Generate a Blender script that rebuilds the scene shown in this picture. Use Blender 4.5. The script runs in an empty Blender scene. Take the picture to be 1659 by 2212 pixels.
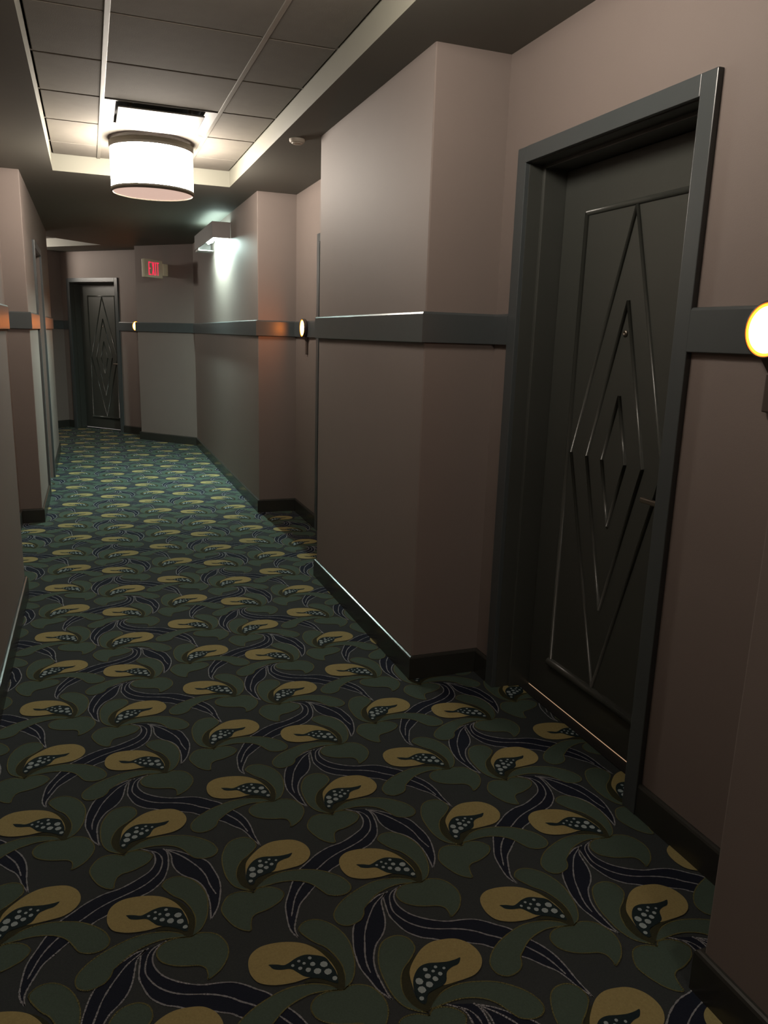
import bpy, bmesh, math, random
from mathutils import Matrix, Vector
random.seed(7)
SC = bpy.context.scene
COL = SC.collection

# ------------------------------------------------------------------ camera, world, exposure
CAM_H = 1.40
cam = bpy.data.cameras.new('camera')
cam.sensor_fit = 'HORIZONTAL'; cam.sensor_width = 36.0; cam.lens = 36.0 * 1661 / 1659
cam.clip_start = 0.02
camo = bpy.data.objects.new('camera', cam); COL.objects.link(camo)
def cam_matrix(yaw, pitch, roll):
    f = Vector((math.sin(yaw)*math.cos(pitch), math.cos(yaw)*math.cos(pitch), -math.sin(pitch)))
    r = Vector((math.cos(yaw), -math.sin(yaw), 0)); u = r.cross(f)
    c, s = math.cos(roll), math.sin(roll)
    r2, u2 = c*r + s*u, -s*r + c*u
    m = Matrix((r2, u2, -f)).transposed().to_4x4(); m.translation = Vector((0, 0, CAM_H))
    return m
camo.matrix_world = cam_matrix(0.36445103, 0.22291604, 0.03022065)
SC.camera = camo
w = bpy.data.worlds.new('world'); SC.world = w; w.use_nodes = True
w.node_tree.nodes['Background'].inputs[0].default_value = (0, 0, 0, 1)
w.node_tree.nodes['Background'].inputs[1].default_value = 0
SC.view_settings.view_transform = 'Standard'; SC.view_settings.look = 'None'
SC.view_settings.gamma = 1.0; SC.view_settings.use_curve_mapping = False
SC.view_settings.exposure = 0.0
SC.cycles.max_bounces = 8; SC.cycles.diffuse_bounces = 6; SC.cycles.glossy_bounces = 4
SC.cycles.sample_clamp_indirect = 8.0

LAMP_E = 64.0          # radiance of the drum shade in view and of the one past the bend
LAMP2_E = 38.0         # radiance of the two dimmer drum shades overhead and behind
LAMP_COL = (1.0, 0.90, 0.78)
TUBE_E = 1050.0          # lamp inside the wall light box
TUBE_COL = (0.74, 1.0, 0.92)
AMBER_E = 70.0

# ------------------------------------------------------------------ materials
def mat(name, col, rough=0.6, noise=0.0, nscale=40.0, bump=0.0, bscale=300.0, spec=0.5, metal=0.0, emit=None, estr=0.0, weave=False):
    m = bpy.data.materials.new(name); m.use_nodes = True
    nt = m.node_tree; b = nt.nodes['Principled BSDF']
    b.inputs['Base Color'].default_value = (*col, 1); b.inputs['Roughness'].default_value = rough
    b.inputs['Metallic'].default_value = metal; b.inputs['Specular IOR Level'].default_value = spec
    tc = nt.nodes.new('ShaderNodeTexCoord')
    if noise > 0:
        n = nt.nodes.new('ShaderNodeTexNoise'); n.inputs['Scale'].default_value = nscale; n.inputs['Detail'].default_value = 4
        nt.links.new(tc.outputs['Object'], n.inputs['Vector'])
        r = nt.nodes.new('ShaderNodeMapRange'); r.inputs[3].default_value = 1-noise; r.inputs[4].default_value = 1+noise
        nt.links.new(n.outputs['Fac'], r.inputs[0])
        mx = nt.nodes.new('ShaderNodeVectorMath'); mx.operation = 'SCALE'; mx.inputs[0].default_value = col
        nt.links.new(r.outputs[0], mx.inputs['Scale']); nt.links.new(mx.outputs[0], b.inputs['Base Color'])
    if bump > 0:
        n2 = nt.nodes.new('ShaderNodeTexNoise'); n2.inputs['Scale'].default_value = bscale; n2.inputs['Detail'].default_value = 2
        mp = nt.nodes.new('ShaderNodeMapping'); nt.links.new(tc.outputs['Object'], mp.inputs[0])
        if weave: mp.inputs['Scale'].default_value = (1.0, 1.0, 6.0)
        nt.links.new(mp.outputs[0], n2.inputs['Vector'])
        bp = nt.nodes.new('ShaderNodeBump'); bp.inputs['Strength'].default_value = bump; bp.inputs['Distance'].default_value = 0.001
        nt.links.new(n2.outputs['Fac'], bp.inputs['Height']); nt.links.new(bp.outputs[0], b.inputs['Normal'])
    if emit:
        b.inputs['Emission Color'].default_value = (*emit, 1); b.inputs['Emission Strength'].default_value = estr
    return m
M = {}
M['wall'] = mat('taupe_wall_paper', (0.186, 0.152, 0.136), 0.62, 0.03, 6, 0.25, 220, 0.28, weave=True)
M['soffit'] = mat('soffit_paint', (0.125, 0.120, 0.102), 0.7, 0.03, 8, 0.15, 200, 0.3)
M['tray'] = mat('cream_tray_paint', (0.19, 0.185, 0.150), 0.6, 0.02, 8)
M['tile'] = mat('ceiling_tile', (0.150, 0.136, 0.116), 0.9, 0.10, 14, 0.5, 260, 0.2)
M['tbar'] = mat('ceiling_grid_metal', (0.16, 0.145, 0.122), 0.5)
M['trim'] = mat('dark_trim_paint', (0.058, 0.066, 0.068), 0.29, 0.03, 20, 0.08, 150, 0.5)
M['base'] = mat('baseboard_paint', (0.030, 0.030, 0.026), 0.27, 0.03, 20, 0.05, 150, 0.5)
M['door'] = mat('door_paint', (0.050, 0.053, 0.047), 0.36, 0.04, 25, 0.10, 180, 0.5)
M['moulding'] = mat('door_moulding_gloss', (0.050, 0.053, 0.047), 0.27, 0.04, 25, spec=0.5)
M['steel'] = mat('satin_nickel', (0.30, 0.27, 0.23), 0.35, metal=1.0)
M['brass'] = mat('brass', (0.75, 0.58, 0.35), 0.3, metal=1.0)
M['bronze'] = mat('dark_bronze', (0.055, 0.038, 0.030), 0.45, 0.05, 40)
M['shade'] = mat('glowing_shade', (0.8, 0.78, 0.74), 0.8, emit=LAMP_COL, estr=LAMP_E)
M['shade_dim'] = mat('glowing_shade_dimmer', (0.8, 0.78, 0.74), 0.8, emit=LAMP_COL, estr=LAMP2_E)
M['diffuser'] = mat('lamp_diffuser', (0.55, 0.45, 0.42), 0.7, 0.04, 18, emit=(1.0, 0.70, 0.58), estr=0.62)
M['ring'] = mat('shade_trim', (0.10, 0.085, 0.065), 0.7)
M['vent'] = mat('vent_white', (0.075, 0.067, 0.056), 0.5)
M['black'] = mat('dark_void', (0.008, 0.008, 0.008), 0.9)
M['amber'] = mat('amber_lens', (0.9, 0.6, 0.3), 0.4, emit=(1.0, 0.25, 0.03), estr=AMBER_E)
M['amber_falloff_rim'] = mat('amber_falloff_rim', (0.5, 0.2, 0.05), 0.4, emit=(1.0, 0.22, 0.01), estr=1.1)  # lens glow fading to orange at the edge, put into emission colour
M['amber_falloff_mid'] = mat('amber_ring', (0.8, 0.5, 0.1), 0.4, emit=(1.0, 0.42, 0.025), estr=2.4)  # yellow step of the same painted glow falloff
M['tube'] = mat('light_tube', (0.9, 0.9, 0.9), 0.5, emit=TUBE_COL, estr=TUBE_E)
M['topglow'] = mat('box_added_glow', (0.8, 0.8, 0.8), 0.6, emit=TUBE_COL, estr=7.0)  # emission of the added panel that washes the ceiling
M['boxp'] = mat('box_taupe', (0.11, 0.09, 0.085), 0.5, 0.03, 20)
M['boxw'] = mat('box_white', (0.75, 0.75, 0.70), 0.5)
M['exit'] = mat('exit_cream', (0.80, 0.72, 0.54), 0.5, 0.02, 20)
M['red'] = mat('exit_red', (0.6, 0.02, 0.05), 0.5, emit=(1.0, 0.025, 0.09), estr=1.0)
M['gap'] = mat('lit_room_beyond', (0.5, 0.4, 0.3), 0.6, emit=(1.0, 0.62, 0.36), estr=0.42)
M['gapw'] = mat('lit_room_beyond_cool', (0.5, 0.5, 0.5), 0.6, emit=(1.0, 0.92, 0.84), estr=0.30)
M['det'] = mat('detector_plastic', (0.42, 0.37, 0.31), 0.5)
# carpet
def carpet(name, col): return mat(name, col, 0.95, 0.22, 220, 0.9, 600, 0.1)
M['c_base'] = carpet('carpet_charcoal', (0.035, 0.041, 0.043))
M['c_green'] = carpet('carpet_green', (0.058, 0.085, 0.067))
M['c_gold'] = carpet('carpet_gold', (0.275, 0.228, 0.100))
M['c_pod'] = carpet('carpet_teal', (0.013, 0.023, 0.026))
M['c_seed'] = carpet('carpet_grey_blue', (0.28, 0.34, 0.35))
M['c_calyx'] = carpet('carpet_brown', (0.032, 0.033, 0.018))
M['c_olive'] = carpet('carpet_olive', (0.135, 0.130, 0.055))
M['c_navy'] = carpet('carpet_navy', (0.012, 0.015, 0.026))
M['c_grey'] = carpet('carpet_grey', (0.26, 0.27, 0.29))

# ------------------------------------------------------------------ helpers
def link(name, bm, m, parent=None, smooth=False):
    me = bpy.data.meshes.new(name); bm.normal_update(); bm.to_mesh(me); bm.free()
    for x in (m if isinstance(m, (list, tuple)) else [m]): me.materials.append(x)
    if smooth:
        for p in me.polygons: p.use_smooth = True
    o = bpy.data.objects.new(name, me); COL.objects.link(o)
    if parent: o.parent = parent
    return o
def tag(o, label=None, cat=None, group=None, kind=None):
    if label: o['label'] = label
    if cat: o['category'] = cat
    if group: o['group'] = group
    if kind: o['kind'] = kind
    return o
def empty(name, loc=(0, 0, 0), rz=0.0):
    o = bpy.data.objects.new(name, None); COL.objects.link(o); o.location = loc; o.rotation_euler = (0, 0, rz)
    o.empty_display_size = 0.1
    return o
def copy_tree(o, parent=None):
    c = o.copy(); COL.objects.link(c)
    if parent: c.parent = parent
    for ch in list(o.children): copy_tree(ch, c)
    return c
def box(bm, x0, x1, y0, y1, z0, z1, mi=0, bev=0.0):
    vs = [bm.verts.new(v) for v in ((x0,y0,z0),(x1,y0,z0),(x1,y1,z0),(x0,y1,z0),(x0,y0,z1),(x1,y0,z1),(x1,y1,z1),(x0,y1,z1))]
    fs = [bm.faces.new([vs[i] for i in q]) for q in ((3,2,1,0),(4,5,6,7),(0,1,5,4),(1,2,6,5),(2,3,7,6),(3,0,4,7))]
    for f in fs: f.material_index = mi
    if bev > 0:
        es = list({e for f in fs for e in f.edges})
        bmesh.ops.bevel(bm, geom=es, offset=bev, segments=2, affect='EDGES', profile=0.6, clamp_overlap=True)
def lathe(bm, prof, n=48, mat4=None, cap0=True, cap1=True):
    rings = []
    for r, z in prof:
        rings.append([bm.verts.new(((mat4 @ Vector((r*math.cos(2*math.pi*i/n), r*math.sin(2*math.pi*i/n), z))) if mat4 else Vector((r*math.cos(2*math.pi*i/n), r*math.sin(2*math.pi*i/n), z)))) for i in range(n)])
    for a, b in zip(rings, rings[1:]):
        for i in range(n):
            bm.faces.new((a[i], a[(i+1) % n], b[(i+1) % n], b[i]))
    if cap0: bm.faces.new(list(reversed(rings[0])))
    if cap1: bm.faces.new(rings[-1])
def sweep(bm, pts, prof, side=1, closed_ends=True):
    """Extrude a profile (offset from the wall, z) along a plan polyline with mitred corners; side=+1 offsets to the left of travel."""
    P = [Vector((x, y)) for x, y in pts]; n = len(P); nor = []
    for i in range(n-1):
        d = (P[i+1]-P[i]).normalized(); nor.append(Vector((-d.y, d.x))*side)
    rings = []
    for i in range(n):
        if i == 0: m = nor[0]
        elif i == n-1: m = nor[-1]
        else:
            m = nor[i-1]+nor[i]; m = m/ max(0.2, (m.dot(nor[i])))
        rings.append([bm.verts.new((P[i].x+m.x*o, P[i].y+m.y*o, z)) for o, z in prof])
    k = len(prof)
    for a, b in zip(rings, rings[1:]):
        for j in range(k):
            bm.faces.new((a[j], b[j], b[(j+1) % k], a[(j+1) % k]))
    if closed_ends:
        bm.faces.new(list(reversed(rings[0]))); bm.faces.new(rings[-1])
    bmesh.ops.recalc_face_normals(bm, faces=bm.faces)

TH = math.radians(42)
U = Vector((-math.sin(TH), math.cos(TH))); N = Vector((math.cos(TH), math.sin(TH)))
CEIL = 2.425
T2 = lambda v: (v.x, v.y)

CARPET = {
  'A_fruit': [(-34,46),(-25,64),(-8,77),(13,82),(44,80),(78,70),(104,54),(125,29),(138,2),(146,-24),(148,-53),(134,-60),(111,-46),(84,-42),(52,-44),(18,-40),(-5,-32),(-25,-18),(-35,4),(-37,24)],
  'A_pod': [(8,22),(25,17),(40,10),(53,13),(71,21),(93,24),(116,15),(135,2),(142,-20),(147,-45),(144,-74),(138,-76),(126,-66),(111,-54),(93,-45),(76,-35),(66,-22),(53,-6),(31,-1),(16,6),(10,16)],
  'A_seeds': [(75,10,4.2),(101,11,5.0),(59,2,4.2),(85,0,4.2),(103,-8,6.7),(73,-11,5.4),(89,-21,6.9),(127,-17,9.4),(108,-31,9.3),(130,-40,9.3),(139,-62,6.6)],
  'A_calyx': [(91,62),(118,47),(141,22),(154,-5),(162,-31),(163,-58),(157,-82),(151,-95),(140,-95),(130,-82),(115,-68),(93,-57),(70,-51),(88,-46),(121,-53),(140,-71),(147,-45),(144,-17),(135,8),(120,37)],
  'A_leafcup': [(100,108),(114,123),(137,127),(161,116),(181,94),(196,63),(203,28),(200,-12),(192,-45),(178,-74),(160,-91),(149,-96),(161,-68),(166,-40),(163,-15),(155,11),(143,35),(126,53),(112,74),(101,95)],
  'A_leafslim': [(141,-93),(118,-73),(92,-61),(68,-56),(43,-54),(17,-57),(-17,-68),(-55,-86),(-83,-107),(-102,-131),(-106,-152),(-100,-170),(-83,-181),(-64,-180),(-45,-172),(-33,-157),(-26,-140),(-13,-128),(14,-106),(45,-92),(78,-85),(108,-87)],
  'A_leafheart': [(147,-97),(163,-91),(187,-95),(209,-110),(223,-137),(226,-163),(219,-188),(202,-213),(182,-229),(169,-234),(171,-222),(169,-202),(155,-189),(133,-183),(109,-175),(87,-162),(73,-146),(68,-127),(72,-111),(85,-98),(106,-91),(131,-93)],
  'B_fruit': [(11,365),(21,386),(42,409),(68,430),(97,441),(128,440),(157,432),(179,412),(190,386),(189,359),(175,336),(153,322),(129,318),(102,317),(77,317),(53,319),(25,305),(8,302),(5,325)],
  'B_pod': [(142,376),(130,361),(112,357),(95,348),(84,327),(72,318),(51,313),(31,308),(18,287),(9,287),(3,303),(7,334),(18,359),(39,380),(62,385),(88,379),(109,375),(129,375)],
  'B_seeds': [(25,344,9.9),(22,321,10.3),(12,300,6.1),(49,351,7.8),(43,329,8.8),(51,370,5.8),(62,339,7.3),(76,369,4.5),(66,360,4.5),(78,348,5.8),(93,360,4.0)],
  'B_calyx': [(51,420),(23,400),(0,378),(-14,350),(-19,324),(-13,295),(0,275),(13,267),(38,288),(71,309),(106,314),(80,319),(51,313),(29,304),(16,286),(5,294),(2,322),(8,357),(21,386)],
  'B_leafcup': [(-39,435),(-22,469),(-1,485),(28,487),(49,472),(55,449),(50,431),(28,408),(3,387),(-13,359),(-19,329),(-14,300),(0,275),(12,264),(-10,276),(-31,296),(-43,327),(-47,365),(-46,403)],
  'B_leafslim': [(18,274),(45,294),(76,307),(110,310),(146,304),(188,289),(221,265),(244,239),(255,212),(253,193),(239,180),(216,178),(191,189),(178,211),(165,235),(145,255),(118,268),(87,274),(55,273),(27,271)],
  'B_leafheart': [(13,258),(24,268),(47,267),(70,255),(83,237),(83,225),(70,207),(50,195),(27,186),(5,182),(-9,171),(-16,149),(-20,131),(-38,139),(-56,160),(-70,191),(-76,217),(-70,240),(-53,264),(-33,271),(-10,268),(8,258)],
  's1_l': [(45,-104),(24,-106),(-6,-123),(-33,-144),(-60,-174),(-75,-200),(-87,-238),(-93,-267),(-95,-311),(-86,-349),(-77,-383),(-64,-405),(-57,-416)],
  's1_r': [(45,-104),(25,-127),(18,-158),(12,-188),(1,-216),(-15,-238),(-36,-258),(-49,-279),(-59,-304),(-64,-335),(-63,-367),(-61,-396),(-57,-416)],
  's1_m': [(35,-110),(5,-133),(-18,-162),(-37,-191),(-52,-220),(-63,-252),(-72,-280),(-77,-307),(-77,-332)],
  's2_l': [(92,-91),(72,-105),(60,-125),(58,-148),(64,-170),(78,-194),(103,-217),(132,-235),(159,-246),(194,-252),(221,-260),(244,-275),(265,-294),(290,-316),(317,-359),(336,-389),(349,-422),(355,-459),(357,-500),(364,-552)],
  's2_m': [(90,-93),(66,-102),(51,-118),(43,-143),(40,-168),(46,-190),(62,-218),(87,-242),(116,-258),(152,-270),(180,-281),(208,-298),(228,-316),(251,-333),(290,-369),(307,-391),(324,-418),(334,-445),(342,-478)],
  's2_r': [(51,-101),(36,-113),(31,-135),(26,-180),(33,-211),(41,-234),(52,-252),(74,-273),(97,-285),(129,-305),(162,-318),(185,-330),(204,-340),(218,-353),(245,-375),(268,-397),(287,-414),(307,-440),(328,-464),(340,-491),(347,-514),(364,-552)],
  's3_l': [(121,247),(129,231),(133,212),(132,187),(137,160),(149,135),(163,118),(182,100),(197,73),(204,42),(207,6),(204,-30),(201,-56)],
  's3_r': [(122,249),(153,230),(177,209),(197,190),(213,176),(226,156),(234,124),(241,89),(241,53),(233,13),(222,-21),(201,-56)],
  's3_m': [(125,244),(149,220),(167,197),(184,170),(199,142),(211,107),(216,69),(226,31)],
  's4_l': [(57,272),(80,254),(90,235),(89,201),(74,172),(52,155),(21,137),(-7,125),(-39,119),(-66,108),(-89,95),(-107,81),(-131,63),(-143,53),(-170,16),(-189,-21),(-206,-56),(-213,-84),(-218,-139),(-213,-165),(-205,-180)],
  's4_m': [(79,256),(98,241),(108,216),(106,187),(95,157),(76,135),(50,116),(14,100),(-24,86),(-59,68),(-89,46),(-104,35),(-144,0),(-166,-25),(-182,-51),(-194,-80),(-204,-106)],
  's4_r': [(115,254),(124,233),(124,202),(120,170),(108,133),(94,113),(72,93),(48,82),(15,66),(-16,50),(-42,36),(-67,23),(-125,-26),(-151,-51),(-174,-74),(-188,-102),(-199,-127),(-207,-152),(-205,-180)],
}
# ------------------------------------------------------------------ plan of the corridor
XR, XA, XL, XLA = 1.20, 1.503, -0.385, -0.530
PB = Vector((1.215, 9.872)); P1 = PB + U*0.945; P1a = P1 + N*0.34
FC0 = P1a + U*0.652; FC1 = FC0 + U*0.97                       # casing of the far door
P2a = P1a + U*1.74; P2 = P2a - N*0.34; P3 = P2 + U*3.2
LE = Vector((XL, 9.62)); L3 = LE + U*3.9
RIGHT = [(XR,-3.0),(XR,1.085),(XA,1.085),(XA,2.768),(XR,2.768),(XR,4.245),(1.510,4.245),(1.510,5.995),(1.212,5.995),T2(PB)]
FAR = [T2(PB),T2(P1),T2(P1a),T2(P2a),T2(P2),T2(P3)]
LEFT = [(XL,-3.0),(XL,4.32),(XLA,4.32),(XLA,6.035),(XL,6.035),T2(LE),T2(L3)]

def wall_mesh(bm, pts, side, openings=(), th=0.20, H=2.62):
    """Boxes of thickness th behind each stretch of the polyline; openings = (segment, s0, s1, height)."""
    n = len(pts); V = [Vector(p) for p in pts]; nor = []
    for i in range(n-1):
        d = (V[i+1]-V[i]).normalized(); nor.append(Vector((d.y, -d.x))*side)
    back = []
    for i in range(n):
        if i == 0: m = nor[0]
        elif i == n-1: m = nor[-1]
        else: m = nor[i-1]+nor[i]; m = m/nor[i].dot(m)
        back.append(V[i]+m*th)
    for i in range(n-1):
        a, b = V[i], V[i+1]; L = (b-a).length; d = (b-a)/L; out = nor[i]
        cuts = sorted([(s0, s1, h) for k, s0, s1, h in openings if k == i])
        spans = []; s = 0.0
        for s0, s1, h in cuts:
            spans.append((s, s0, 0.0)); spans.append((s0, s1, h)); s = s1
        spans.append((s, L, 0.0))
        for s0, s1, z0 in spans:
            if s1-s0 < 1e-4: continue
            first, last = s0 == 0.0, s1 == L
            p, q = a+d*s0, a+d*s1
            pb = back[i] if first else p+out*th; qb = back[i+1] if last else q+out*th
            v = [bm.verts.new((*c, z)) for z in (z0, H) for c in (p, q, qb, pb)]
            fs = [(3,2,1,0),(4,5,6,7),(0,1,5,4),(2,3,7,6)]
            if not last or i == n-2: fs.append((1,2,6,5))
            if not first or i == 0: fs.append((3,0,4,7))
            for f in fs: bm.faces.new([v[j] for j in f])
    bmesh.ops.remove_doubles(bm, verts=bm.verts, dist=1e-5)
    bmesh.ops.recalc_face_normals(bm, faces=bm.faces)
    # the outer corners carry a small rounded corner bead
    conv = [V[i] for i in range(1, n-1) if (nor[i-1]-nor[i]).dot(V[i]-V[i-1]) > 1e-4]
    es = [e for e in bm.edges if abs(e.verts[0].co.z-e.verts[1].co.z) > 0.5 and
          any((e.verts[0].co.xy-c).length < 1e-4 and (e.verts[1].co.xy-c).length < 1e-4 for c in conv)]
    if es: bmesh.ops.bevel(bm, geom=es, offset=0.005, segments=3, affect='EDGES', profile=0.5)

OPEN_H = 2.022
bm = bmesh.new(); wall_mesh(bm, RIGHT, 1, [(2, 1.730-1.085, 2.586-1.085, OPEN_H), (6, 4.443-4.245, 5.297-4.245, OPEN_H)])
tag(link('wall_right', bm, M['wall']), 'taupe right wall stepping in and out around recessed doors', 'wall', kind='structure')
bm = bmesh.new(); wall_mesh(bm, FAR, 1, [(2, 0.652+0.058, 0.652+0.912, OPEN_H)])
tag(link('wall_far', bm, M['wall']), 'taupe angled wall at the corridor bend behind the exit sign', 'wall', kind='structure')
bm = bmesh.new(); wall_mesh(bm, LEFT, -1, [(4, 7.03-6.035, 7.88-6.035, OPEN_H)])
tag(link('wall_left', bm, M['wall']), 'taupe left wall with a shallow recess and a door', 'wall', kind='structure')
bm = bmesh.new(); box(bm, XL-0.2, XR+0.2, -3.2, -3.0, 0, 2.62)
tag(link('wall_back', bm, M['wall']), 'plain taupe wall closing the corridor behind the viewpoint', 'wall', kind='structure')
bm = bmesh.new(); wall_mesh(bm, [T2(P3+N*0.1), T2(L3-N*0.1)], 1)
tag(link('wall_end', bm, M['wall']), 'taupe wall closing the corridor beyond the bend', 'wall', kind='structure')

# ------------------------------------------------------------------ rails and baseboards
RAIL = [(0,1.386),(0.0165,1.386),(0.018,1.388),(0.018,1.493),(0.015,1.4995),(0.010,1.5015),(0,1.5015)]
BASE = [(0,0),(0.015,0),(0.015,0.094),(0.012,0.1005),(0.006,0.103),(0,0.103)]
cl = lambda s: T2(P1a + U*s)
RUNS_R = [[(XR,-3.0),(XR,1.085),(XA,1.085),(XA,1.675)],
          [(XA,2.644),(XA,2.768),(XR,2.768),(XR,4.245),(1.510,4.245),(1.510,4.385)],
          [(1.510,5.352),(1.510,5.995),(1.212,5.995),T2(PB),T2(P1),T2(P1a),cl(0.652)],
          [cl(1.622),T2(P2a),T2(P2),T2(P3)]]
RUNS_L = [[(XL,-3.0),(XL,4.32),(XLA,4.32),(XLA,6.035),(XL,6.035),(XL,6.972)],
          [(XL,7.938),T2(LE),T2(L3)]]
RL = ['dark chair rail on the near right wall under the large amber light', 'dark chair rail wrapping the jutting wall pier left of the near door',
      'dark chair rail running from the middle amber light to the far door', 'dark chair rail left of the far door',
      'dark chair rail on the left wall before the left door', 'dark chair rail on the left wall beyond the left door']
BL = ['dark baseboard on the near right wall in the bottom corner', 'dark baseboard wrapping the jutting wall pier left of the near door',
      'dark baseboard running from the second right door to the far door', 'dark baseboard left of the far door',
      'dark baseboard on the left wall before the left door', 'dark baseboard on the left wall beyond the left door']
for k, (pts, sd) in enumerate([(r, 1) for r in RUNS_R] + [(r, -1) for r in RUNS_L]):
    bm = bmesh.new(); sweep(bm, pts, RAIL, sd)
    tag(link('trim_%d' % (k+1), bm, M['trim']), RL[k], 'chair rail', kind='structure')
    bm = bmesh.new(); sweep(bm, pts, BASE, sd)
    nm = ['baseboard_right','baseboard_pier','baseboard_middle','baseboard_far','baseboard_left','baseboard_left_far'][k]
    tag(link(nm, bm, M['base']), BL[k], 'baseboard', kind='structure')

# ------------------------------------------------------------------ ceiling: soffit slab with two raised trays
TX0, TX1, TY0, TY1, TZ = -0.172, 1.004, -2.40, 5.955, 2.53
def uv(u, n): v = U*u + N*n; return (v.x, v.y)
t2 = [uv(7.83, 7.315), uv(7.83, 6.145), uv(11.3, 6.145), uv(11.3, 7.315)]
bm = bmesh.new()
outer = [(-0.8,-3.2),(1.8,-3.2),(1.8,9.0),(1.8,12.2),(0.2,14.4),(-3.6,14.4),(-3.6,11.8),(-0.8,9.0)]
def loop(bm, pts, z):
    v = [bm.verts.new((x, y, z)) for x, y in pts]
    return [bm.edges.new((v[i], v[(i+1) % len(v)])) for i in range(len(v))]
es = loop(bm, outer, CEIL) + loop(bm, [(TX0,TY0),(TX1,TY0),(TX1,TY1),(TX0,TY1)], CEIL) + loop(bm, t2, CEIL)
bmesh.ops.triangle_fill(bm, edges=es, use_beauty=True)
def inhole(c):
    if TX0 < c.x < TX1 and TY0 < c.y < TY1: return True
    uu = U.x*c.x+U.y*c.y; nn = N.x*c.x+N.y*c.y
    return 7.83 < uu < 11.3 and 6.145 < nn < 7.315
bad = [f for f in bm.faces if inhole(f.calc_center_median())]
bmesh.ops.delete(bm, geom=bad, context='FACES')
for f in bm.faces:
    if f.normal.z > 0: f.normal_flip()
ceil = tag(link('ceiling', bm, M['soffit']), 'grey-brown dropped ceiling border around the raised tile tray', 'ceiling', kind='structure')
def tray_side(pts):
    bm = bmesh.new(); n = len(pts)
    lo = [bm.verts.new((x, y, CEIL)) for x, y in pts]; hi = [bm.verts.new((x, y, TZ+0.06)) for x, y in pts]
    for i in range(n): bm.faces.new((lo[i], lo[(i+1) % n], hi[(i+1) % n], hi[i]))
    # moulded lip just below the tiles
    bmesh.ops.recalc_face_normals(bm, faces=bm.faces)
    for f in bm.faces: f.normal_flip()
    return link('tray_side', bm, M['tray'], ceil)
tray_side([(TX0,TY0),(TX1,TY0),(TX1,TY1),(TX0,TY1)]); tray_side(t2)
bm = bmesh.new(); box(bm, -3.8, 2.0, -3.3, 14.6, 2.60, 2.64)
link('slab', bm, M['soffit'], ceil)
# tiles: grid lines at x 0.121, 0.706 and every 0.567 m along the corridor
gx = [TX0, 0.121, 0.706, TX1]; gy = [5.578-0.567*k for k in range(0, 14)]
gys = [TY1] + [y for y in gy if y > TY0] + [TY0]
bm = bmesh.new()
for i in range(3):
    for j in range(len(gys)-1):
        y1, y0 = gys[j], gys[j+1]
        if i == 1 and abs(y1-5.011) < 0.01: continue
        if i == 1 and abs(y1-(5.011-0.567*6)) < 0.01: pass
        box(bm, gx[i]+0.009, gx[i+1]-0.009, y0+0.008, y1-0.008, TZ, TZ+0.02, bev=0.003)
link('ceiling_tile', bm, M['tile'], ceil)
bm = bmesh.new()
for x in (0.121, 0.706): box(bm, x-0.011, x+0.011, TY0, TY1, TZ-0.004, TZ+0.012, bev=0.002)
for y in gy:
    if y > TY0: box(bm, TX0, TX1, y-0.010, y+0.010, TZ+0.004, TZ+0.016)
link('grid_bar', bm, M['tbar'], ceil)
bm = bmesh.new()
v = [bm.verts.new((x, y, TZ)) for x, y in t2]; f = bm.faces.new(v)
if f.normal.z > 0: f.normal_flip()
link('ceiling_tile', bm, M['tile'], ceil)

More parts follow.
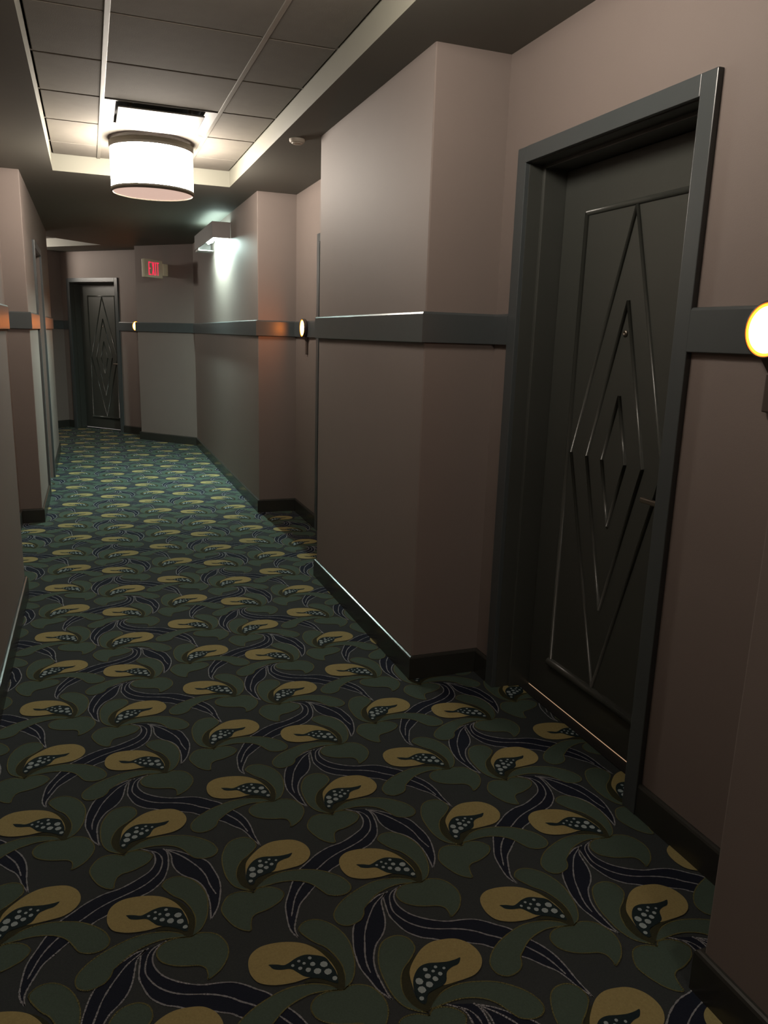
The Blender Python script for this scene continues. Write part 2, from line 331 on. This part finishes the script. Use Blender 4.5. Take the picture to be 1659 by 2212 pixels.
# ------------------------------------------------------------------ doors
def bar_bead(bm, p, q, w, hgt):
    """Half-round moulding from p to q on the local plane y=0 (x across, z up), bulging to -y."""
    a, b = Vector((p[0], p[1])), Vector((q[0], q[1])); d = (b-a).normalized(); nn = Vector((-d.y, d.x))
    prof = [(math.cos(t)*w/2, math.sin(t)*hgt) for t in [math.pi*i/8 for i in range(9)]]
    ra = [bm.verts.new((a.x+nn.x*o, -h_, a.y+nn.y*o)) for o, h_ in prof]
    rb = [bm.verts.new((b.x+nn.x*o, -h_, b.y+nn.y*o)) for o, h_ in prof]
    for i in range(8): bm.faces.new((ra[i], ra[i+1], rb[i+1], rb[i]))
    bm.faces.new(ra); bm.faces.new(list(reversed(rb)))
def make_door(name, label, loc, rz, gapmat, lever=True):
    """Local frame: x along the wall (hinge side at x=0, latch at x=0.854), -y towards the corridor, wall face at y=0, leaf face at y=+0.147."""
    W, H, D = 0.854, OPEN_H, 0.147
    r = empty(name, loc, rz); tag(r, label, 'door', kind='structure')
    bm = bmesh.new(); c = 0.058; t = 0.018
    box(bm, -c, 0.0, -t, 0.004, 0, H+0.054, bev=0.003); box(bm, W, W+c, -t, 0.004, 0, H+0.054, bev=0.003)
    box(bm, 0.0, W, -t, 0.004, H, H+0.054, bev=0.002)
    link('casing', bm, M['trim'], r)
    bm = bmesh.new()
    box(bm, -0.01, 0.003, 0.0, 0.055, 0, H); box(bm, W-0.003, W+0.01, 0.0, 0.055, 0, H); box(bm, 0.003, W-0.003, 0.0, 0.055, H-0.003, H+0.01)
    box(bm, -0.01, 0.016, 0.055, 0.19, 0, H, bev=0.004); box(bm, W-0.016, W+0.01, 0.055, 0.19, 0, H, bev=0.004); box(bm, 0.016, W-0.016, 0.055, 0.19, H-0.016, H+0.01, bev=0.003)
    link('jamb', bm, M['door'], r)
    leaf = None
    bm = bmesh.new(); box(bm, 0.018, W-0.018, D, D+0.042, 0.009, H-0.018, bev=0.002)
    leaf = link('door_leaf', bm, M['door'], r); 
    # mouldings (children of the leaf); coordinates measured from the hinge side
    x = lambda Y: 2.586-Y
    bm = bmesh.new()
    fr = [((x(2.420),1.845),(x(1.904),1.845)), ((x(2.420),0.165),(x(2.420),1.845)), ((x(1.904),0.165),(x(1.904),1.845))]
    for p, q in fr: bar_bead(bm, p, q, 0.020, 0.009)
    bar_bead(bm, (x(2.430),0.165), (x(1.895),0.165), 0.034, 0.018)
    o = link('panel_moulding', bm, M['moulding'], leaf, True); o.location = (0, D, 0)
    cx, cz = x(2.149), 1.009
    for hw, hh in ((0.248, 0.827), (0.152, 0.531), (0.063, 0.223)):
        bm = bmesh.new()
        pts = [(cx, cz+hh), (cx+hw, cz), (cx, cz-hh), (cx-hw, cz)]
        for i in range(4): bar_bead(bm, pts[i], pts[(i+1) % 4], 0.014, 0.008)
        o = link('diamond_moulding', bm, M['moulding'], leaf, True); o.location = (0, D, 0)
    bm = bmesh.new(); lathe(bm, [(0.011,0),(0.011,0.004),(0.008,0.007),(0.005,0.007),(0.003,0.004)], 24)
    o = link('peephole', bm, M['steel'], leaf, True); o.location = (cx, D, 1.437); o.rotation_euler = (math.pi/2, 0, 0)
    if lever:
        lv = bmesh.new()
        box(lv, W-0.110, W-0.066, D-0.008, D, 0.83, 1.03, bev=0.004)
        lp = link('lever_plate', lv, M['steel'], leaf); tag(lp, 'brushed steel lock plate')
        bm = bmesh.new(); lathe(bm, [(0.010,0),(0.010,0.045),(0.009,0.055)], 20, Matrix.Translation((W-0.088, D-0.008, 0.93)) @ Matrix.Rotation(math.pi/2, 4, 'X'))
        box(bm, W-0.188, W-0.080, D-0.066, D-0.053, 0.921, 0.939, bev=0.005)
        link('lever_handle', bm, M['steel'], lp)
    bm = bmesh.new(); box(bm, 0.0, W, 0.10, 0.20, 0.0, 0.0045, bev=0.001)
    link('threshold', bm, M['black'], r)
    bm = bmesh.new(); box(bm, 0.018, W-0.018, D+0.002, D+0.03, 0.0046, 0.0088)
    o = link('light_gap', bm, gapmat, r); o['label'] = 'lit gap under the door'
    return r
# local +x runs from the hinge side to the latch side; local -y faces the corridor
make_door('door_1', 'dark green-grey door with diamond mouldings nearest on the right', (XA, 2.586, 0), -math.pi/2, M['gap'])
make_door('door_2', 'dark door mostly hidden behind the jutting pier on the right', (1.510, 5.297, 0), -math.pi/2, M['gap'])
make_door('door_3', 'dark door set in the left wall, seen edge on', (XL, 7.03, 0), math.pi/2, M['black'])
fd = P1a + U*(0.652+0.912)
make_door('door_4', 'dark door with diamond mouldings at the far end of the corridor', (fd.x, fd.y, 0), math.atan2(-U.y, -U.x), M['gapw'])

# ------------------------------------------------------------------ drum ceiling lamps
def drum_lamp():
    r = empty('drum_ceiling_lamp', (0, 0, TZ))
    R = 0.245; zb, zt = 2.237-TZ, 2.475-TZ
    bm = bmesh.new(); lathe(bm, [(R,zb),(R,zt)], 72, None, False, False)
    sh = link('drum_shade', bm, M['shade'], r, True)
    bm = bmesh.new(); lathe(bm, [(R-0.004,zt),(R-0.004,zb)], 72, None, False, False); link('glow_block_lining', bm, M['vent'], sh, True)  # unlit inner sleeve, added to keep the shade's glow off the tiles
    bm = bmesh.new(); lathe(bm, [(R-0.006,zb-0.012),(R+0.002,zb-0.012),(R+0.003,zb+0.012),(R-0.006,zb+0.012)], 72, None, False, False)
    link('lower_trim', bm, M['ring'], r, True)
    bm = bmesh.new(); lathe(bm, [(R-0.006,zt-0.002),(R+0.005,zt-0.002),(R+0.005,zt+0.034),(R-0.006,zt+0.034)], 72, None, False, False)
    link('upper_trim', bm, M['ring'], r, True)
    bm = bmesh.new(); lathe(bm, [(R-0.007,zb-0.006),(R-0.007,zb-0.003)], 72)
    link('diffuser_disc', bm, M['diffuser'], r)
    bm = bmesh.new(); lathe(bm, [(0.07,-0.018),(0.075,-0.004),(0.075,0.0)], 40); lathe(bm, [(0.012,zt-0.02),(0.012,-0.018)], 16)
    for a in (0, 2.094, 4.189):
        m4 = Matrix.Rotation(a, 4, 'Z') @ Matrix.Translation((0, 0, zt)) @ Matrix.Rotation(math.pi/2, 4, 'Y')
        lathe(bm, [(0.004,0.0),(0.004,R)], 8, m4)
    link('canopy_and_spider', bm, M['ring'], r)
    return r
LG = 'drum ceiling lamps along the corridor'
lamp = drum_lamp(); lamp.location = (0.418, 5.292, TZ)
tag(lamp, 'glowing white drum ceiling lamp hanging from the tiled tray beside the vent', 'ceiling lamp', LG)
def dim(o):
    for c in o.children:
        if c.name.startswith('drum_shade'):
            c.data = c.data.copy(); c.data.materials[0] = M['shade_dim']
l2 = copy_tree(lamp); dim(l2); l2.location = (0.418, 1.890, TZ)
tag(l2, 'white drum ceiling lamp above the near door, just beyond the top of the photo', 'ceiling lamp', LG)
l3 = copy_tree(l2); l3.location = (0.418, -1.512, TZ)
tag(l3, 'white drum ceiling lamp hanging behind the viewpoint', 'ceiling lamp', LG)
l4 = copy_tree(lamp); q = uv(9.75, 6.73); l4.location = (q[0], q[1], TZ)
tag(l4, 'white drum ceiling lamp around the corner past the corridor bend', 'ceiling lamp', LG)

# ------------------------------------------------------------------ air vent beside the lamp
vt = empty('ceiling_vent', (0.4135, 4.7275, TZ))
tag(vt, 'pale square ceiling vent with a flat drop plate, lit by the drum lamp', 'air vent')
bm = bmesh.new(); a, b = 0.283, 0.236
def frame_ring(bm, ax, ay, bx, by, z0, z1):
    v = []
    for (px, py, z) in ((ax,ay,z0),(bx,by,z1)):
        v.append([bm.verts.new((sx*px, sy*py, z)) for sx, sy in ((-1,-1),(1,-1),(1,1),(-1,1))])
    for i in range(4): bm.faces.new((v[0][i], v[0][(i+1)%4], v[1][(i+1)%4], v[1][i]))
frame_ring(bm, 0.283, 0.2745, 0.225, 0.225, -0.004, 0.006); frame_ring(bm, 0.225, 0.225, 0.225, 0.225, 0.006, 0.05); frame_ring(bm, 0.283, 0.2745, 0.283, 0.2745, -0.004, 0.016)
link('vent_frame', bm, M['vent'], vt)
bm = bmesh.new(); box(bm, -0.24, 0.24, -0.24, 0.24, 0.045, 0.05)
link('vent_throat', bm, M['black'], vt)
bm = bmesh.new(); box(bm, -0.216, 0.220, -0.232, 0.222, -0.022, -0.014, bev=0.003)
pl = link('drop_plate', bm, M['vent'], vt)
for sx in (-0.15, 0.15):
    for sy in (-0.15, 0.15):
        bm = bmesh.new(); box(bm, sx-0.008, sx+0.008, sy-0.008, sy+0.008, -0.014, 0.045)
        link('plate_clip', bm, M['ring'], pl)

# ------------------------------------------------------------------ sprinkler / detector cover on the soffit
d = empty('smoke_detector', (1.100, 4.362, CEIL)); tag(d, 'small round smoke detector on the dropped ceiling border', 'smoke detector')
bm = bmesh.new(); lathe(bm, [(0.042,0),(0.042,-0.010),(0.036,-0.018),(0.030,-0.019)], 40, None, True, True)
link('detector_body', bm, M['det'], d)
bm = bmesh.new(); lathe(bm, [(0.030,-0.019),(0.027,-0.024),(0.012,-0.026)], 40, None, True, True); link('detector_cap', bm, M['det'], d)

# ------------------------------------------------------------------ amber wall lights
def amber():
    """Local: +y points out of the wall; origin on the wall at disc centre."""
    r = empty('amber_wall_light')
    R4 = Matrix.Rotation(-math.pi/2, 4, 'X')
    bm = bmesh.new(); lathe(bm, [(0.060,0.019),(0.066,0.022),(0.0665,0.044),(0.064,0.047),(0.0615,0.047)], 56, R4, True, False)
    lathe(bm, [(0.0615,0.047),(0.0615,0.040)], 56, R4, False, False)
    link('round_housing', bm, M['bronze'], r, True)
    bm = bmesh.new(); lathe(bm, [(0.0615,0.0465),(0.0592,0.0460)], 56, R4, False, False)  # falloff of the lens glow, drawn as two coloured emissive rings
    link('lens_falloff_rim', bm, M['amber_falloff_rim'], r)
    bm = bmesh.new(); lathe(bm, [(0.0592,0.0460),(0.0535,0.0450)], 56, R4, False, False)
    link('lens_ring', bm, M['amber_falloff_mid'], r)
    bm = bmesh.new(); lathe(bm, [(0.0535,0.040),(0.0535,0.0445),(0.040,0.0448),(0.015,0.0450)], 56, R4, False, True)
    link('lens', bm, M['amber'], r)
    bm = bmesh.new()
    z0, z1, w0, w1 = -0.062, -0.098, 0.020, 0.010
    v = [bm.verts.new(c) for c in ((-w0,0,z0),(w0,0,z0),(w0,0.034,z0),(-w0,0.034,z0),(-w1,0,z1),(w1,0,z1),(w1,0.014,z1),(-w1,0.014,z1))]
    for f in ((3,2,1,0),(4,5,6,7),(0,1,5,4),(1,2,6,5),(2,3,7,6),(3,0,4,7)): bm.faces.new([v[j] for j in f])
    bmesh.ops.recalc_face_normals(bm, faces=bm.faces)
    link('tapered_stem', bm, M['bronze'], r)
    bm = bmesh.new(); box(bm, -0.014, 0.014, 0.0, 0.016, -0.190, -0.098, bev=0.004)
    link('lower_tab', bm, M['bronze'], r)
    return r
G = 'amber wall lights on the chair rail'
s1 = amber(); s1.location = (XA, 1.392, 1.4435); s1.rotation_euler = (0, 0, math.pi/2)
tag(s1, 'large blown-out amber wall light cut by the right edge, right of the near door', 'wall light', G)
s2 = copy_tree(s1); s2.location = (1.510, 5.640, 1.451)
tag(s2, 'round amber wall light seen side on, left of the second right door', 'wall light', G)
p = P1a + U*0.315; s3 = copy_tree(s1); s3.location = (p.x, p.y, 1.452); s3.rotation_euler = (0, 0, math.atan2(-N.y, -N.x)-math.pi/2)
tag(s3, 'small amber wall light right of the far door, half hidden by the corner', 'wall light', G)

# ------------------------------------------------------------------ long wall light box below the ceiling
lb = empty('wall_light_box', (1.212, 7.17, 2.21)); tag(lb, 'long taupe wall light box shining white up and down near the ceiling', 'wall light')
Lb, Db, Hb = 1.22, 0.160, 0.135
bm = bmesh.new(); box(bm, -Db, -Db+0.008, 0, Lb, 0, Hb); link('front_panel', bm, M['boxp'], lb)
bm = bmesh.new(); box(bm, -Db+0.008, 0, 0, 0.008, 0, Hb); link('end_panel', bm, M['boxp'], lb)
bm = bmesh.new(); box(bm, -Db+0.008, 0, Lb-0.012, Lb, -0.020, Hb); link('end_panel', bm, M['boxp'], lb)
bm = bmesh.new(); box(bm, -Db+0.008, -0.010, Lb-0.24, Lb-0.012, -0.020, -0.014); box(bm, -Db+0.008, -Db+0.012, Lb-0.24, Lb-0.012, -0.014, 0.02)
link('lower_tray', bm, M['boxw'], lb)
bm = bmesh.new(); box(bm, -0.135, -0.02, Lb-0.34, Lb-0.24, 0.05, 0.10, bev=0.004); link('ballast', bm, M['boxw'], lb)
bm = bmesh.new(); lathe(bm, [(0.013,0.05),(0.013,0.84)], 24, Matrix.Translation((-0.075, 0, 0.040)) @ Matrix.Rotation(-math.pi/2, 4, 'X')); link('light_tube', bm, M['tube'], lb, False)

bm = bmesh.new(); box(bm, -Db+0.008, 0.0, 0.008, Lb-0.30, Hb-0.016, Hb-0.010); link('added_glow_panel', bm, M['topglow'], lb)  # glowing panel added for a soft, broad glow on the ceiling

# ------------------------------------------------------------------ exit sign on a side arm
W0 = PB + U*0.43
ex = empty('exit_sign', (W0.x, W0.y, 2.125), math.atan2(-N.y, -N.x)); tag(ex, 'cream exit sign with glowing red letters near the ceiling', 'exit sign')
# local +x = out of the wall, local +y = towards -U (the viewer side) or its opposite
yv = Vector((-math.sin(ex.rotation_euler[2]), math.cos(ex.rotation_euler[2]))); SD = 1 if yv.dot(-U) > 0 else -1
bm = bmesh.new(); box(bm, 0.085, 0.385, -0.026, 0.026, -0.105, 0.105, bev=0.010); link('sign_housing', bm, M['exit'], ex)
bm = bmesh.new(); box(bm, 0.0, 0.086, -0.034, 0.034, -0.070, 0.070, bev=0.008); link('wall_canopy', bm, M['exit'], ex)
def strokes(bm, x0, ch, w=0.042, h=0.150, s=0.0105):
    def q(a, b, c, d):
        v = [bm.verts.new((p_[0], 0, p_[1])) for p_ in (a, b, c, d)]; bm.faces.new(v)
    z0, z1 = -h/2, h/2
    R = lambda xa, xb, za, zb: q((xa,za),(xb,za),(xb,zb),(xa,zb))
    if ch == 'E':
        R(x0,x0+s,z0,z1); R(x0+s,x0+w,z0,z0+s); R(x0+s,x0+w,z1-s,z1); R(x0+s,x0+w*0.8,-s/2,s/2)
    if ch == 'X':
        q((x0,z0),(x0+s*1.1,z0),(x0+w,z1),(x0+w-s*1.1,z1)); q((x0+w-s*1.1,z0),(x0+w,z0),(x0+s*1.1,z1),(x0,z1))
    if ch == 'I': R(x0,x0+s,z0,z1)
    if ch == 'T': R(x0+w/2-s/2,x0+w/2+s/2,z0,z1-s); R(x0,x0+w,z1-s,z1)
for face in (1, -1):
    bm = bmesh.new()
    for ch, x0 in (('E',0.0),('X',0.055),('I',0.110),('T',0.131)): strokes(bm, x0, ch)
    ext = bmesh.ops.extrude_face_region(bm, geom=list(bm.faces))
    bmesh.ops.translate(bm, verts=[v for v in ext['geom'] if isinstance(v, bmesh.types.BMVert)], vec=(0, 0.003, 0))
    bmesh.ops.recalc_face_normals(bm, faces=bm.faces)
    o = link('exit_letters', bm, M['red'], ex)
    # each face reads left to right for someone looking at it
    if face == SD: o.location = (0.322, 0.0255*face, 0); o.rotation_euler = (0, 0, math.pi) if SD == 1 else (0, 0, 0)
    else: o.location = (0.148, 0.0255*face, 0); o.rotation_euler = (0, 0, 0) if SD == 1 else (0, 0, math.pi)
    if (face == -1 and o.rotation_euler[2] == 0): o.location.y -= 0.003
    if (face == 1 and o.rotation_euler[2] != 0): o.location.y += 0.003
    o['label'] = 'glowing red letters'
# ------------------------------------------------------------------ patterned carpet (one floor mesh, layered pattern faces)
def catmull(P, closed=True, k=4):
    n = len(P); out = []
    rng = range(n) if closed else range(n-1)
    for i in rng:
        p0 = P[(i-1) % n] if closed or i > 0 else P[0]; p1 = P[i]; p2 = P[(i+1) % n]; p3 = P[(i+2) % n] if closed or i+2 < n else P[-1]
        for j in range(k):
            t = j/k; t2_, t3 = t*t, t*t*t
            out.append(tuple(0.5*((2*b)+(-a+c)*t+(2*a-5*b+4*c-d_)*t2_+(-a+3*b-3*c+d_)*t3) for a, b, c, d_ in zip(p0, p1, p2, p3)))
    if not closed: out.append(P[-1])
    return out
CM = {k: i for i, k in enumerate(['c_base','c_navy','c_grey','c_green','c_olive','c_calyx','c_gold','c_pod','c_seed'])}
DXY = (0.594, 0.0); DYY = (0.008, 0.736)
ELEMS = []      # (points in m, layer, material)
def ribbon(P, wdt, layer, mt, closed, taper=False, dash=None):
    n = len(P)
    for i in range(n if closed else n-1):
        a, b = Vector(P[i]), Vector(P[(i+1) % n])
        if (b-a).length < 1e-6: continue
        d = (b-a).normalized(); nn = Vector((-d.y, d.x))
        w0 = w1 = wdt/2
        if dash: w0 = wdt/2*random.uniform(1-dash, 1+dash); w1 = wdt/2*random.uniform(1-dash, 1+dash)
        ext = d*wdt*0.25
        ELEMS.append(([T2(a-ext-nn*w0), T2(b+ext-nn*w1), T2(b+ext+nn*w1), T2(a-ext+nn*w0)], layer, mt))
def mm(L, o): return [((v[0]/1000+o[0]), (v[1]/1000+o[1])) for v in L]
for key, offs in (('A', ((0, 0), (-0.2977, -0.2610))), ('B', ((0, 0), (-0.2880, -0.2530)))):
    for o in offs:
        for nm in ('leafslim', 'leafheart', 'leafcup'):
            P = catmull(mm(CARPET[key+'_'+nm], o)); ELEMS.append((P, 3, 'c_green')); ribbon(P, 0.0030, 4, 'c_olive', True, dash=0.3)
        P = catmull(mm(CARPET[key+'_calyx'], o)); ELEMS.append((P, 5, 'c_calyx'))
        ELEMS.append((catmull(mm(CARPET[key+'_fruit'], o)), 6, 'c_gold'))
        ELEMS.append((catmull(mm(CARPET[key+'_pod'], o)), 7, 'c_pod'))
        for sx, sy, r in CARPET[key+'_seeds']:
            r = r/1000*0.95; ph = random.random()*6
            ELEMS.append(([(sx/1000+o[0]+r*random.uniform(.88,1.06)*math.cos(ph+a*0.785), sy/1000+o[1]+r*random.uniform(.88,1.06)*math.sin(ph+a*0.785)) for a in range(8)], 8, 'c_seed'))
for k in '1234':
    l, r, m_ = (catmull(mm(CARPET['s%s_%s' % (k, c)], (0, 0)), False) for c in 'lrm')
    ELEMS.append((l + list(reversed(r))[1:], 1, 'c_navy'))
    for L in (l, r, m_): ribbon(L, 0.0034, 2, 'c_grey', False, dash=0.45)
bm = bmesh.new()
FL = [(-0.9,-3.2),(2.0,-3.2),(2.0,12.2),(0.2,14.6),(-3.8,14.6),(-3.8,11.6),(-0.9,9.2)]
bm.faces.new([bm.verts.new((x, y, 0)) for x, y in FL]).material_index = 0
verts = []; faces = []; mats = []
def inside(x, y):
    if y < 9.6: return -0.62 < x < 1.72
    return x > XL-1.05*(y-9.2)-0.3 and (x-P1a.x)*N.x+(y-P1a.y)*N.y < 0.25 and x > -2.2
for i in range(-6, 5):
    for j in range(-2, 16):
        ox = 0.6 + i*DXY[0] + j*DYY[0]; oy = 1.7 + j*DYY[1]
        if not any(inside(ox+dx, oy+dy) for dx in (-0.3, 0, 0.3) for dy in (-0.5, 0, 0.3)): continue
        for P, layer, mt in ELEMS:
            cx = P[0][0]+ox; cy = P[0][1]+oy
            if not inside(cx, cy) or cy < -0.2: continue
            if oy > 6.5 and layer in (4,): continue
            z = 0.00035*layer
            base = len(verts)
            verts += [(x+ox, y+oy, z) for x, y in P]; faces.append(list(range(base, base+len(P)))); mats.append(CM[mt])
me = bpy.data.meshes.new('floor')
bverts = [(x, y, 0) for x, y in FL]; nb = len(bverts); bm.free()
me.from_pydata(bverts + verts, [], [list(range(nb))] + [[v+nb for v in f] for f in faces]); me.update()
for k in CM: me.materials.append(M[k])
me.polygons.foreach_set('material_index', [0] + mats)
bm = bmesh.new(); bm.from_mesh(me)
for f in bm.faces:
    if f.normal.z < 0: f.normal_flip()
bm.to_mesh(me); bm.free()
fl = bpy.data.objects.new('floor', me); COL.objects.link(fl)
tag(fl, 'dark patterned carpet floor with gold seed pods and green leaves', 'floor', kind='structure')
